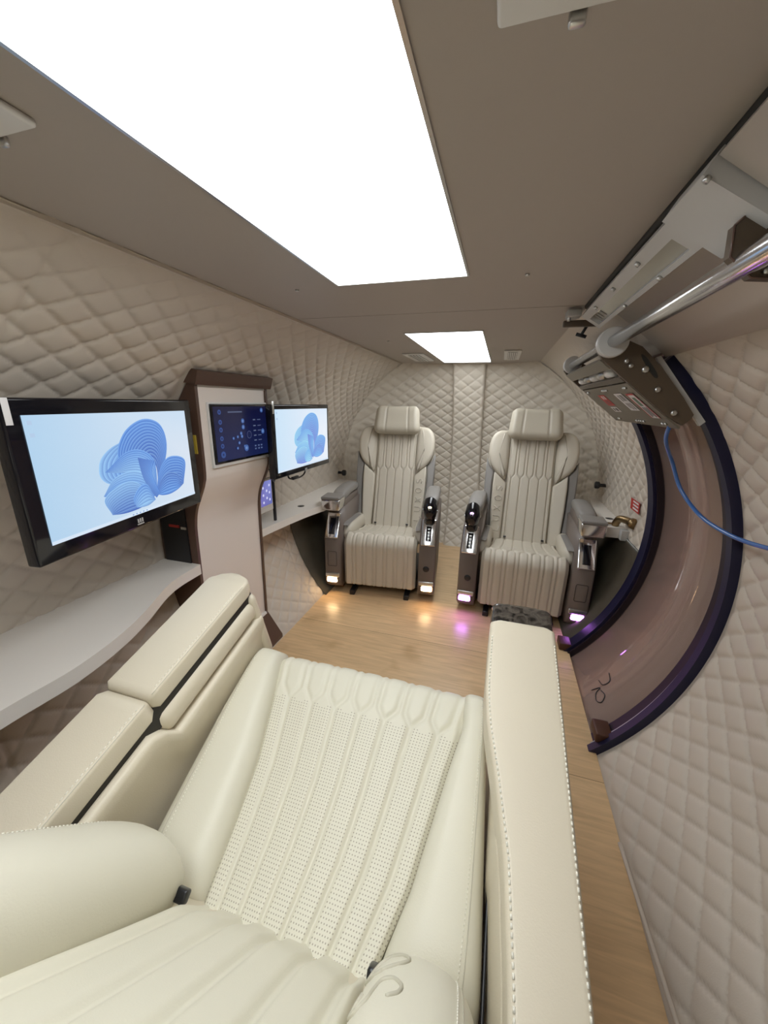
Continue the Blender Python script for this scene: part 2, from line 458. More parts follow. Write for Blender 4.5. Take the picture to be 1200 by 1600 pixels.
vent(.27, .37, 2.50, 2.96, 'white slatted ceiling vent right of the small ceiling light', n=5)
vent(-.40, -.262, .05, .405, 'white ceiling vent cut off by the left edge of the picture', 'x', 6, (-.335, .412))
vent(.255, .40, .08, .425, 'white ceiling vent cut off by the top edge of the picture', 'x', 6, (.318, .432))

# ------------------------------------------------------------------ acrylic door in the right wall
win = thing('window_1', 'curved bronze acrylic door in a dark round-cornered frame', 'window', (1.0, 1.67, 0)); struct(win)
del win['category']
A0, A1 = math.radians(-43.2), math.radians(45)
obj('pane', *arc_band(1, 1.062, A0, A1, WY0 + .02, WY1 + .02, 60, .012), ACRYL, win)
for nm, y0, y1, r, mt in (('outer_gasket', 1.335, 1.366, 1.022, NAVY), ('bright_strip', 1.366, 1.384, 1.034, plain('grey_seal', (.42, .40, .43), .45)), ('inner_seal', 1.386, 1.432, 1.042, DARKB)):
    obj(nm, *arc_band(1, r, A0, A1, y0, y1, 60, 1.075 - r), mt, win, auto=.6)
for nm, y0, y1, r, mt in (('outer_gasket', 1.985, 2.055, 1.022, NAVY), ('bright_strip', 1.972, 1.985, 1.036, DARKB)):
    obj(nm, *arc_band(1, r, A0, A1, y0, y1, 60, 1.075 - r), mt, win, auto=.6)
# the steel vessel outside the acrylic
struct(obj('trim_8', *arc_band(1, 1.13, math.radians(-52), math.radians(60), 1.15, 2.3, 60, .02), HULL))
# marker scribble on the acrylic
def on_cyl(px): return px
mk = MB()
def arcp(y, z, r=1.0595): return (math.sqrt(r * r - (z - ZC) ** 2), y, z)
for st in ([(1.70, .085), (1.655, .075), (1.66, .045), (1.70, .035)], [(1.64, .030), (1.60, .038), (1.575, .018), (1.60, .002), (1.64, .010), (1.655, .030), (1.67, -.004)]):
    mk.add(tube(catmull([arcp(y, z + .03) for y, z in st], 6), .0022, 6))
mk.build('marker_scribble', INK, win)
for (y0, nm, lab) in ((1.395, 'stop_block', 'brown block at the near bottom corner of the acrylic door'), (2.03, 'stop_block', 'brown block at the far bottom corner of the acrylic door, beside the right seat')):
    x, zb = (.795, .055) if y0 < 1.5 else (.75, .022)
    tag(obj(nm, *rbox(x, y0, zb, .06, .085, .042, .006, 2), plain('block_' + str(y0), (.07, .025, .012), .5)), lab, 'block')

# ------------------------------------------------------------------ rails, carriage, channel on the upper right
XR, ZR = .570, 1.473
rail = thing('guide_rail', 'polished round steel rail running along the upper right wall', 'rail', (XR, 1., ZR))
obj('tube', *cyl((XR + .002, -.4, 1.4874), (XR, 2.0, 1.4700), .0165, 28), plain('polished_steel', (.74, .74, .75), .2, 1.), rail)
car = thing('door_carriage', 'brown metal roller carriage hanging on the rail above the acrylic door', 'carriage', (.68, 1.62, 1.36))
PL = smoothpoly([(.548, 1.492), (.600, 1.486), (.668, 1.455), (.812, 1.285), (.806, 1.268), (.782, 1.246), (.630, 1.368), (.560, 1.425), (.535, 1.455)], 1)
obj('near_plate', *prism(PL, lambda a, b, t: (a, t, b), 1.300, 1.316), BROWND, car, smooth=False)
obj('far_plate', *prism(PL, lambda a, b, t: (a, t, b), 1.955, 1.971), BROWND, car, smooth=False)
def between(a, b, t0, t1, th, y0, y1):   # plate spanning the carriage along the line a->b
    ax, az = a; bx, bz = b; dx, dz = bx - ax, bz - az; L = math.hypot(dx, dz); nx, nz = dz / L, -dx / L
    if nz > 0: nx, nz = -nx, -nz
    p0 = (ax + dx * t0, az + dz * t0); p1 = (ax + dx * t1, az + dz * t1)
    poly = [p0, p1, (p1[0] - nx * th, p1[1] - nz * th), (p0[0] - nx * th, p0[1] - nz * th)]
    return prism(poly, lambda a, b, t: (a, t, b), y0, y1)
LA, LB = (.628, 1.368), (.786, 1.240)
obj('cover', *between(LA, LB, 0.02, 1.0, .006, 1.31, 1.96), OLIVE, car, smooth=False)
LC, LD = (.548, 1.432), (.628, 1.368)
obj('cross_bar', *between(LC, LD, .05, .42, .012, 1.316, 1.955), OLIVE, car, smooth=False)
obj('cross_bar', *between(LC, LD, .80, .98, .02, 1.316, 1.955), BROWND, car, smooth=False)
for y in lin(1.42, 1.86, 5): obj('roller', *cyl((.612, y - .03, 1.405), (.612, y + .03, 1.405), .017, 16), SATIN if int(y * 100) % 2 else WHITEP, car)
obj('collar', *cyl((XR, 1.272, ZR), (XR, 1.300, ZR), .040, 32, .003), GREYP, car, auto=.5)
obj('collar', *cyl((XR, 1.925, ZR), (XR, 1.955, ZR), .036, 32, .003), GREYP, car, auto=.5)
for (x, z, r) in ((.617, 1.425, .0065), (.630, 1.412, .0065), (.668, 1.402, .0095), (.708, 1.348, .008), (.760, 1.285, .008)):
    obj('bolt', *cyl((x, 1.300, z), (x, 1.293, z), r, 8, .0015), SATIN, car)
sl = MB(); sl.add(prism(smoothpoly([(.645, 1.445), (.662, 1.440), (.708, 1.382), (.695, 1.376)], 2), lambda a, b, t: (a, t, b), 1.2985, 1.3005)); sl.build('slot', GAP, car, smooth=False)
obj('white_edge', *prism([(.695, 1.435), (.706, 1.440), (.850, 1.262), (.838, 1.250)], lambda a, b, t: (a, t, b), 1.318, 1.332), GREYP, car, smooth=False)
def on_cover(t, y):               # point just under the cover plate
    x = LA[0] + (LB[0] - LA[0]) * t; z = LA[1] + (LB[1] - LA[1]) * t
    dx, dz = LB[0] - LA[0], LB[1] - LA[1]; L = math.hypot(dx, dz); nx, nz = dz / L, -dx / L
    return x, y, z, nx, nz
def cov_patch(t0, t1, y0, y1, h=.001):
    P = []
    for t, y in ((t0, y0), (t1, y0), (t1, y1), (t0, y1)):
        x, yy, z, nx, nz = on_cover(t, y); P.append((x + nx * h, yy, z + nz * h))
    return P, [(0, 1, 2, 3)]
for (t, ys) in ((.10, (1.36, 1.375, 1.58, 1.60, 1.62, 1.64, 1.88, 1.90)), (.90, (1.36, 1.385, 1.55, 1.575, 1.60, 1.625, 1.84, 1.86))):
    for y in ys:
        x, yy, z, nx, nz = on_cover(t, y); obj('cover_screw', *cyl((x, y, z), (x + nx * .005, y, z + nz * .005), .005, 8), SATIN, car)
def sticker(t0, t1, y0, y1, base, bars, label):
    s = thing('sticker', label, 'sticker', on_cover((t0 + t1) / 2, (y0 + y1) / 2)[:3])
    obj('backing', *cov_patch(t0, t1, y0, y1, .0012), base, s, smooth=False)
    for (a, b, c, d, mt) in bars:
        obj('print', *cov_patch(t0 + (t1 - t0) * a, t0 + (t1 - t0) * b, y0 + (y1 - y0) * c, y0 + (y1 - y0) * d, .0018), mt, s, smooth=False)
GREEN = plain('green_print', (.10, .17, .11), .5)
sticker(.22, .78, 1.352, 1.425, WHITES, [(.0, 1, 0, .1, RED), (0, 1, .9, 1, RED), (0, .06, 0, 1, RED), (.16, .5, .3, .7, GREEN), (.55, .95, .2, .32, INK), (.55, .9, .42, .54, INK), (.55, .95, .64, .76, INK)], 'white sticker with red border on the carriage cover, nearest the near plate')
sticker(.2, .62, 1.465, 1.555, WHITES, [(.08, .42, .12, .5, GREYT), (.1, .45, .62, .72, INK), (.55, .92, .15, .25, INK), (.55, .92, .4, .5, INK), (.55, .85, .62, .72, INK)], 'white printed label in the middle of the carriage cover')
sticker(.2, .5, 1.69, 1.79, RED, [(.1, .4, .2, .35, WHITES), (.1, .4, .5, .65, WHITES), (.5, .9, .2, .8, plain('red_deep', (.3, .03, .03), .5))], 'red sticker on the carriage cover')
sticker(.54, .68, 1.70, 1.79, WHITES, [(.2, .8, .15, .45, INK), (.2, .8, .6, .8, INK)], 'tiny white label below the red carriage sticker')
# bracket that carries the rail near the camera
br = thing('rail_bracket', 'dark brown hexagonal bracket round the rail at the right edge', 'bracket', (XR, .66, ZR))
hx = [(.546, 1.520), (.558, 1.532), (.63, 1.538), (.66, 1.50), (.62, 1.456), (.577, 1.460), (.549, 1.485)]
obj('plate', *prism(hx, lambda a, b, t: (a, t, b), .652, .668), BROWND, br, smooth=False)
obj('rim', *tube([(a, .652, b) for a, b in hx + hx[:1]], .0015, 6), BROWN, br)
obj('screw_head', *cyl((.590, .652, 1.466), (.590, .646, 1.466), .004, 8), SATIN, br)
# service channel: white framed strip and end box just below the ceiling edge
def chan(th, y, r=1.03): return cp(th, y, r)
def chan_patch(t0, t1, y0, y1, r0, r1, n=2):
    v = [chan(t, y, r) for t in (t0, t1) for y in (y0, y1) for r in (r0, r1)]
    return v, [(0, 1, 3, 2), (4, 6, 7, 5), (0, 4, 5, 1), (2, 3, 7, 6), (0, 2, 6, 4), (1, 5, 7, 3)]
ch = thing('strip_light', 'long unlit strip light in a white metal frame under the ceiling edge', 'strip light', chan(1.01, 1.1))
T0, T1 = math.radians(56.2), math.radians(60.0)
fr = MB()
for (a, b, c, d) in ((T0, T0 + .010, .76, 1.44), (T1 - .024, T1, .76, 1.44), (T0, T1, .76, .80), (T0, T1, 1.41, 1.44)): fr.add(chan_patch(a, b, c, d, 1.030, 1.006))
fr.build('frame', GREYP, ch, smooth=False)
obj('lens', *chan_patch(T0 + .010, T1 - .024, .80, 1.41, 1.030, 1.018), plain('clear_lens', (.42, .40, .34), .15), ch, smooth=False)
for y in (1.33, 1.36, 1.385): obj('lamp_chip', *chan_patch(T0 + .015, T1 - .03, y, y + .014, 1.018, 1.016), GREYT, ch, smooth=False)
for (t, y) in ((T1 - .012, .93), (T1 - .012, 1.10), (T1 - .012, 1.28), (T0 + .005, .93), (T0 + .005, 1.15)):
    p = chan(t, y, 1.006); q = chan(t, y, 1.0); obj('screw_head', *cyl(p, q, .005, 8), SATIN, ch)
bx = thing('junction_box', 'plain light grey box at the near end of the strip light', 'box', chan(1.0, .69))
obj('cover', *chan_patch(math.radians(54.5), math.radians(60.4), .63, .755, 1.03, .998), GREYP, bx, smooth=False)
p = chan(math.radians(60.0), .628, .998); obj('screw_head', *cyl(p, chan(math.radians(60), .628, .992), .004, 8), SATIN, bx)
obj('near_panel', *chan_patch(math.radians(50), math.radians(60.3), .2, .627, 1.03, 1.018), CEILM, bx, smooth=False)
en = thing('end_bracket', 'small grey and brown bracket at the far end of the strip light', 'bracket', (.53, 1.5, 1.56))
obj('bar', *rbox(.52, 1.515, 1.565, .12, .02, .02, .004, 2), BROWND, en)
obj('block', *rbox(.487, 1.50, 1.592, .045, .05, .022, .004, 2), GREYP, en)
obj('pin', *cyl((.475, 1.50, 1.60), (.475, 1.50, 1.57), .006, 8), SATIN, en)
hd = thing('handle_knob', 'little black T-shaped knob between strip light and rail', 'knob', (.535, 1.56, 1.54))
obj('stem', *cyl((.545, 1.56, 1.57), (.528, 1.56, 1.535), .005, 8), BLACK, hd)
obj('crossbar', *cyl((.512, 1.56, 1.540), (.545, 1.56, 1.530), .006, 8), BLACK, hd)
# blue hose from the carriage
hp = [(.782, 1.36, 1.262), (.80, 1.42, 1.20), (.862, 1.50, 1.120), (.905, 1.50, 1.03), (.940, 1.42, .965), (.958, 1.30, .947), (.963, 1.18, .955), (.960, 1.0, .99), (.93, .7, 1.06)]
hose = thing('air_hose', 'thin blue hose curving down from the carriage across the wall', 'hose', hp[0])
obj('hose_line', *tube(catmull(hp, 10), .0062, 10), BLUE, hose)
obj('fitting', *cyl((.776, 1.352, 1.275), (.785, 1.365, 1.253), .009, 12), SATIN, hose)

# ------------------------------------------------------------------ shelves
def shelf(name, front, z0, z1, label, hole=None, side=-1):
    # front edge polyline (x,y); back edge follows the wall
    t = thing(name, label, 'shelf', (side * .95, sum(p[1] for p in front) / len(front), z0))
    fr_ = [Vector((a, b)) for a, b in front]; sm = [(p.x, p.y) for p in catmull([(a, b, 0) for a, b in front], 6)]
    wallx = side * 1.047
    poly = sm + [(wallx, sm[-1][1]), (wallx, sm[0][1])]
    obj('board', *prism(poly, lambda a, b, q: (a, b, q), z0, z1), SHELFM, t, auto=.5)
    if hole: obj('cable_grommet', *cyl((hole[0], hole[1], z1 + .001), (hole[0], hole[1], z1 - .004), .022, 20), BLACK, t)
    return t
shelf('wall_shelf', [(-.70, -.1), (-.70, .2), (-.70, .40), (-.690, .54), (-.712, .68), (-.757, .81), (-.825, .955), (-.850, 1.045), (-.857, 1.162)], .592, .635, 'white wavy-edged shelf under the nearest monitor')
shelf('wall_shelf', [(-.879, 1.622), (-.868, 1.75), (-.835, 2.0), (-.80, 2.16), (-.785, 2.24), (-.78, 2.6), (-.80, 3.05)], .592, .635, 'white shelf under the smaller-looking far monitor', (-.915, 2.12))
rs = thing('wall_shelf', 'short white shelf on the right wall beside the right seat', 'shelf', (.98, 2.7, .592))
obj('board', *prism([(.915, 2.325), (1.045, 2.33), (1.047, 3.10), (.985, 3.10), (.935, 2.6)], lambda a, b, q: (a, b, q), .575, .635), SHELFM, rs, smooth=False)
obj('edge_block', *box(1.0, 1.046, 2.285, 2.325, .575, .632), GREYP, rs, smooth=False)
obj('cable_grommet', *cyl((.99, 2.52, .636), (.99, 2.52, .632), .022, 20), BLACK, rs)
bf = thing('brass_fitting', 'brass elbow valve on the right shelf by the door frame', 'valve', (1.01, 2.3, .64))
obj('elbow', *tube(catmull([(1.035, 2.25, .69), (1.02, 2.30, .69), (.995, 2.345, .685), (.985, 2.365, .655), (.985, 2.37, .640)], 6), .02, 14), BRASS, bf)
obj('flange', *cyl((1.037, 2.235, .69), (1.03, 2.26, .69), .029, 20), BRASS, bf)
obj('lever', *rbox(.965, 2.38, .645, .05, .02, .008, .003, 2), BRASS, bf)
rsk = thing('sticker', 'red and white sticker on the right wall above the brass valve', 'sticker', (1.03, 2.26, .79))
def wall_patch(th0, th1, y0, y1, r): return [cp(t, y, r) for t, y in ((th0, y0), (th0, y1), (th1, y1), (th1, y0))], [(0, 1, 2, 3)]
obj('backing', *wall_patch(math.radians(3.2), math.radians(6.6), 2.19, 2.33, 1.031), RED, rsk, smooth=False)
for k in range(3): obj('print', *wall_patch(math.radians(3.7 + k), math.radians(4.2 + k), 2.205, 2.29, 1.0303), WHITES, rsk, smooth=False)
for sx, zz, yy in ((-1, .70, 3.02), (1, .765, 2.92)):
    k = thing('wall_port', 'small dark round port on the %s wall beside the %s seat' % (('left', 'left facing') if sx < 0 else ('right', 'right facing')), 'port', (sx * 1.04, yy, zz))
    obj('stem', *cyl((sx * 1.045, yy, zz), (sx * .985, yy, zz), .012, 12), BLACK, k)
    obj('cap', *cyl((sx * 1.0, yy, zz), (sx * .97, yy, zz), .026, 16, .005), BLACK, k)

# ------------------------------------------------------------------ control column on the left wall
Y0, Y1 = 1.178, 1.602
col = thing('control_column', 'tall beige and brown control column on the left wall between the monitors', 'column', (-.88, 1.39, 0))
prof = [(-.788, 1.358), (-.790, 1.2), (-.793, 1.03), (-.803, .98), (-.828, .925), (-.852, .875), (-.866, .82), (-.872, .74), (-.876, .44), (-.880, .145)]
ps = catmull([(a, 0, b) for a, b in prof], 6)
fr_pts = [(p.x, p.z) for p in ps]
polyf = fr_pts + [(-.90, .145), (-.90, .8), (-.86, .95), (-.83, 1.358)]
obj('front_panel', *prism(polyf, lambda a, b, t: (a, t, b), Y0, Y1), COLF, col, auto=.7)
obj('top_strip', *box(-.80, -.7855, Y0, Y1, 1.343, 1.357), WHITEP, col, smooth=False)
def sidep(y0, y1):
    ofs = [(a + .0075, b) for a, b in fr_pts]
    wall = [(-math.sqrt(1.046 ** 2 - (z - ZC) ** 2), z) for z in lin(.145, 1.40, 24)]
    return prism(ofs + wall, lambda a, b, t: (a, t, b), y0, y1)
for a, b in ((Y0 - .014, Y0), (Y1, Y1 + .014)): obj('side_panel', *sidep(a, b), BROWN, col, auto=.7)
hood = [(-.768, 1.350), (-.762, 1.364), (-.752, 1.398), (-.80, 1.412), (-.84, 1.36)]
obj('hood', *prism(hood, lambda a, b, t: (a, t, b), Y0 - .024, Y1 + .026), BROWN, col, smooth=False)
bs = [(-.874, .150), (-.868, .145), (-.785, .022), (-.785, .0), (-.90, .0), (-.90, .15)]
obj('base_skirt', *prism(bs, lambda a, b, t: (a, t, b), Y0 - .014, Y1 + .014), BROWN, col, smooth=False)
obj('base_strip', *prism([(-.872, .158), (-.868, .145), (-.90, .145), (-.90, .158)], lambda a, b, t: (a, t, b), Y0, Y1), WHITEP, col, smooth=False)
obj('inner_shade', *box(-1.03, -.90, Y0 - .02, Y0 - .014, .63, .93), BLACK, col, smooth=False)
obj('red_tag', *box(-.985, -.935, Y0 - .024, Y0 - .02, .79, .80), RED, col, smooth=False)
obj('silver_tag', *box(-.925, -.90, Y0 - .024, Y0 - .02, .785, .795), SATIN, col, smooth=False)
obj('yellow_tag', *box(-.83, -.80, Y0 - .018, Y0 - .014, 1.10, 1.17), plain('yellow_tag', (.55, .40, .05), .5), col, smooth=False)
for z in (1.26, .99): obj('side_screw', *cyl((-.82, Y0 - .014, z), (-.82, Y0 - .02, z), .008, 10), SATIN, col)

def rect_yz(x, yc, zc, w, h, r=.0): return [(x, yc - w / 2, zc - h / 2), (x, yc + w / 2, zc - h / 2), (x, yc + w / 2, zc + h / 2), (x, yc - w / 2, zc + h / 2)], [(0, 1, 2, 3)]
class Pic:                      # flat coloured shapes making a screen picture; coordinates 0..1 across the screen
    def __init__(s, fn): s.fn = fn; s.v = []; s.f = []; s.c = []; s.k = 0
    def poly(s, pts, col, lift=None):
        s.k += 1; d = .0004 + .00006 * s.k if lift is None else lift
        o = len(s.v); s.v += [s.fn(a, b, d) for a, b in pts]; s.c += ([col] * len(pts) if not isinstance(col, list) else col); s.f.append(tuple(range(o, o + len(pts))))
    def rect(s, a0, a1, b0, b1, col): s.poly([(a0, b0), (a1, b0), (a1, b1), (a0, b1)], col)
    def disc(s, a, b, r, asp, col, n=14): s.poly([(a + r * math.cos(2 * PI * k / n), b + r * asp * math.sin(2 * PI * k / n)) for k in range(n)], col)
    def build(s, name, parent): return obj(name, s.v, s.f, SCREEN, parent, smooth=False, cols=s.c)
# touch panel in the column
tp = thing('touch_panel', 'dark blue touch screen set in the beige column', 'touch screen', (-.785, 1.41, 1.16))
TY, TZ, TW, TH = 1.412, 1.166, .372, .235
obj('frame', *rbox(-.787, TY, TZ - .004, .012, TW + .012, TH + .02, .003, 2), WHITEP, tp)
obj('glass', *rbox(-.7825, TY, TZ, .012, TW, TH, .003, 2), GLOSSB, tp)
pc = Pic(lambda a, b, d: (-.7764 + d, TY - TW / 2 + .012 + (TW - .024) * a, TZ - TH / 2 + .010 + (TH - .02) * b))
pc.poly([(0, 0), (1, 0), (1, 1), (0, 1)], [(.006, .012, .07), (.006, .012, .06), (.003, .004, .03), (.004, .004, .03)])
IC = (.05, .11, .33)
for b in (.9, .72, .58, .42, .28, .12): pc.disc(.10, b, .028 if b > .2 else .04, 1.6, (.03, .07, .24)); pc.disc(.10, b, .014, 1.6, (.01, .02, .10))
pc.rect(.24, .5, .885, .91, (.08, .1, .18))
for (a, b, r) in ((.50, .72, .03), (.50, .60, .03), (.45, .48, .022), (.30, .40, .018), (.38, .42, .018), (.46, .42, .022), (.40, .30, .02), (.50, .22, .018), (.53, .18, .042), (.90, .92, .03), (.90, .48, .035), (.36, .20, .018)):
    pc.disc(a, b, r, 1.6, IC)
    pc.disc(a, b, r * .45, 1.6, (.14, .25, .5))
for b in (.72, .60, .50, .40, .30):
    pc.rect(.70, .75, b, b + .022, (.12, .15, .25)); pc.rect(.79, .86, b, b + .018, (.08, .10, .2))
for a in (.70, .77, .83):
    for b in (.18, .12): pc.rect(a, a + .03, b, b + .03, (.10, .14, .28))
pc.disc(.60, .44, .05, 1.6, (.05, .06, .14)); pc.disc(.60, .44, .04, 1.6, (.006, .012, .06))
pc.build('screen', tp)

# ------------------------------------------------------------------ monitors
def lerp3(a, b, t): return tuple(x + (y - x) * t for x, y in zip(a, b))
def bloom(pc, tint):
    """generic picture of folded blue ribbons: fans of bands, each shaded across like a fold"""
    lite, mid, dark = tint
    def fan(A, B, n, c0, c1, K=7):
        A = [(p.x, p.y) for p in catmull([(a, b, 0) for a, b in A], K)]; B = [(p.x, p.y) for p in catmull([(a, b, 0) for a, b in B], K)]
        m = len(A)
        pc.k += 2; d = .0004 + .00006 * pc.k
        for k in range(n):
            u0, u1 = (k / n) ** .85, ((k + 1) / n) ** .85; o = len(pc.v)
            base = lerp3(c0, c1, k / n)
            for u, e in ((u0, 0), (u1, 1)):
                for i in range(m):
                    a = A[i][0] + (B[i][0] - A[i][0]) * u; b = A[i][1] + (B[i][1] - A[i][1]) * u
                    pc.v.append(pc.fn(a, b, d)); g = lerp3(lerp3(base, dark, .55), lerp3(base, lite, .5), e)
                    pc.c.append(lerp3(g, dark, .30 * abs(2 * i / (m - 1) - 1) ** 2))
            for i in range(m - 1): pc.f.append((o + i, o + i + 1, o + m + i + 1, o + m + i))
    fan([(.60, .24), (.56, .38), (.55, .46), (.57, .55), (.55, .70)], [(.58, .22), (.33, .38), (.305, .55), (.38, .68), (.54, .77)], 9, mid, lite)
    fan([(.64, .20), (.62, .32), (.62, .44), (.65, .50), (.68, .44), (.68, .32), (.66, .20)], [(.62, .20), (.43, .54), (.48, .80), (.63, .93), (.765, .86), (.79, .60), (.67, .18)], 13, dark, mid)
    fan([(.63, .16), (.60, .30), (.56, .38), (.50, .42), (.38, .46)], [(.66, .16), (.675, .48), (.60, .62), (.48, .63), (.33, .48)], 10, lite, mid)
    fan([(.655, .145), (.70, .125), (.77, .115), (.84, .125), (.895, .165)], [(.65, .15), (.70, .38), (.80, .51), (.94, .44), (.90, .17)], 12, dark, mid)
    fan([(.655, .14), (.70, .11), (.76, .10), (.82, .115), (.865, .14)], [(.65, .14), (.70, .27), (.77, .34), (.86, .29), (.87, .145)], 8, mid, dark)
    fan([(.645, .125), (.56, .15), (.46, .20), (.38, .23), (.30, .265)], [(.65, .13), (.61, .34), (.51, .44), (.38, .41), (.295, .27)], 9, mid, lite)
    fan([(.585, .08), (.52, .058), (.45, .052), (.39, .058), (.33, .078)], [(.59, .085), (.54, .29), (.44, .35), (.30, .25), (.325, .08)], 11, dark, lite)
    fan([(.67, .50), (.64, .40), (.65, .28), (.68, .15)], [(.55, .56), (.565, .36), (.60, .22), (.645, .105)], 10, mid, dark)
    fan([(.63, .088), (.59, .062), (.56, .055), (.52, .06), (.49, .072)], [(.635, .09), (.59, .27), (.53, .27), (.475, .17), (.485, .075)], 7, lite, mid)
def monitor(cx, cy, cz, ang, label, tint, bg, cable=False):
    W, H = .53, .530 * .555
    t = thing('monitor', label, 'monitor', (cx, cy, cz))
    ca, sa = math.cos(ang), math.sin(ang)
    # local: a along the screen (+y when ang=0), n towards +x, z up
    def L(a, n, z): return (cx + a * sa + n * ca, cy + a * ca - n * sa, cz + z)
    bw = .022 if cable else .036
    obj('housing', *xf(rbox(0, 0, 0, .034, W + 2 * bw, H + 2 * bw + .006, .006, 3), lambda n, a, z: L(a, n - .018, z - .003)), GLOSSB, t)
    obj('back_bulge', *xf(rbox(0, 0, 0, .04, W * .7, H * .7, .015, 3), lambda n, a, z: L(a, n - .052, z)), BLACK, t)
    def F(a, b, d): return L(-W / 2 + W * a, .0004 + d, -H / 2 + H * b)
    pc = Pic(F)
    pc.poly([(0, 0), (.5, 0), (1, 0), (1, .5), (1, 1), (.5, 1), (0, 1), (0, .5)], [bg[0], bg[1], bg[2], bg[2], bg[1], bg[1], bg[0], bg[0]])
    bloom(pc, tint)
    pc.rect(0, 1, 0, .028, (.66, .77, .90))
    for k in range(5): pc.rect(.45 + .025 * k, .46 + .025 * k, .008, .02, (.2, .35, .65))
    for k in range(2): pc.rect(.015, .035, .93 - .09 * k, .96 - .09 * k, (.45, .6, .8))
    pc.build('screen', t)
    obj('paper_label', *xf(rbox(0, 0, 0, .001, .014, .055, .0003, 1), lambda n, a, z: L(-W / 2 - bw + .012 + a, .0005 + n, H / 2 + .008 + z)), SATIN if cable else WHITES, t)
    lg = MB()
    for k in range(3): lg.add(xf(box(-.0005, .0012, -.010 + .008 * k, -.006 + .008 * k, -.006, .006), lambda n, a, z: L(a, n, z - H / 2 - .020)))
    lg.add(xf(box(-.0005, .0012, -.012, .012, -.012, -.009), lambda n, a, z: L(a, n, z - H / 2 - .020))); lg.build('badge', GREYP, t, smooth=False)
    # arm to the wall / column
    end = (-1.0, cy + .02, cz - .02)
    obj('arm', *tube([L(0, -.07, 0), end], .018, 12), BLACK, t)
    return t, L
BL = ((.36, .64, .95), (.09, .28, .80), (.03, .09, .45))
BL2 = ((.38, .80, .95), (.12, .42, .85), (.12, .12, .62))
monitor(-.72, .818, 1.114, -.150, 'large black monitor with blue ribbon wallpaper, nearest on the left', BL, ((.44, .64, .84), (.58, .72, .87), (.68, .76, .87)))
mt, L2 = monitor(-.694, 1.806, 1.114, .019, 'black monitor beyond the column, with blue ribbon wallpaper', BL2, ((.58, .76, .92), (.70, .80, .92), (.80, .85, .93)), True)
cb = thing('cable', 'short black cables looping below the far monitor', 'cable', (-.72, 1.75, .92))
obj('cord', *tube(catmull([(-.75, 1.72, .96), (-.74, 1.70, .915), (-.735, 1.76, .90), (-.74, 1.86, .905), (-.75, 1.92, .955)], 7), .0045, 8), BLACK, cb)
obj('plug', *rbox(-.735, 1.755, .905, .016, .06, .016, .004, 2), BLACK, cb)
obj('cord', *tube(catmull([(-.80, 1.62, .97), (-.79, 1.625, .92), (-.80, 1.66, .90), (-.82, 1.69, .94)], 7), .004, 8), BLACK, cb)
# upright post and small tablet behind the column
tb = thing('tablet', 'small white tablet with purple screen standing on the far left shelf', 'tablet', (-.905, 1.72, .64))
obj('body', *rbox(-.905, 1.720, .800, .014, .125, .185, .004, 2), WHITEP, tb)
pc = Pic(lambda a, b, d: (-.8976 + d, 1.668 + .104 * a, .745 + .135 * b))
pc.poly([(0, 0), (1, 0), (1, 1), (0, 1)], [(.16, .14, .45), (.12, .14, .42), (.22, .25, .6), (.12, .12, .4)])
for (a, b) in ((.25, .15), (.25, .45), (.25, .75), (.55, .3), (.55, .6), (.8, .2), (.8, .5), (.8, .8)): pc.disc(a, b, .07, .8, (.6, .6, .85))
pc.build('screen', tb)
obj('stand', *rbox(-.90, 1.795, .765, .014, .016, .26, .003, 2), BLACK, tb)

# ------------------------------------------------------------------ fluted upholstery
def groove(u, v, w, v0, v1, up, sig, hw=.37):
    """u across (groove spacing w); single grooves for v<v0, opening to tongue sides beyond v1. returns 0..1 depth"""
    k = u / w; base = math.floor(k + .5); o = hw * sstep(v0, v1, v) if up else hw * (1 - sstep(v0, v1, v))
    d = min(abs(k - (base + j) - s * o) for j in (-1, 0, 1) for s in (-1, 1))
    return math.exp(-(d * w / sig) ** 2)
def sheet(us, ts, fn, thick):
    """front sheet + back sheet; fn(u,t,lift)->xyz ; fn lift<0 is behind"""
    nu, nt = len(us), len(ts); V = []; F = []; uv = []
    for lay in (0, 1):
        for t in ts:
            for u in us: V.append(fn(u, t, lay))
    o = nu * nt
    for j in range(nt - 1):
        for i in range(nu - 1):
            F.append((j * nu + i, j * nu + i + 1, (j + 1) * nu + i + 1, (j + 1) * nu + i))
            F.append((o + j * nu + i, o + (j + 1) * nu + i, o + (j + 1) * nu + i + 1, o + j * nu + i + 1))
    for i in range(nu - 1):
        F.append((i, o + i, o + i + 1, i + 1)); q = (nt - 1) * nu; F.append((q + i, q + i + 1, o + q + i + 1, o + q + i))
    for j in range(nt - 1):
        F.append((j * nu, (j + 1) * nu, o + (j + 1) * nu, o + j * nu)); q = nu - 1; F.append((j * nu + q, o + j * nu + q, o + (j + 1) * nu + q, (j + 1) * nu + q))
    return V, F
def dashes(path, step, frac, r, n=5):
    m = MB(); P = [Vector(p) for p in path]; acc = 0
    out = []; L = [0]
    for a, b in zip(P, P[1:]): L.append(L[-1] + (b - a).length)
    def at(d):
        d = max(0, min(L[-1], d))
        for i in range(len(L) - 1):
            if d <= L[i + 1]: return P[i].lerp(P[i + 1], (d - L[i]) / max(1e-9, L[i + 1] - L[i]))
        return P[-1]
    d = 0
    while d + step < L[-1]:
        m.add(tube([at(d), at(d + step * frac)], r, n)); d += step
    return m

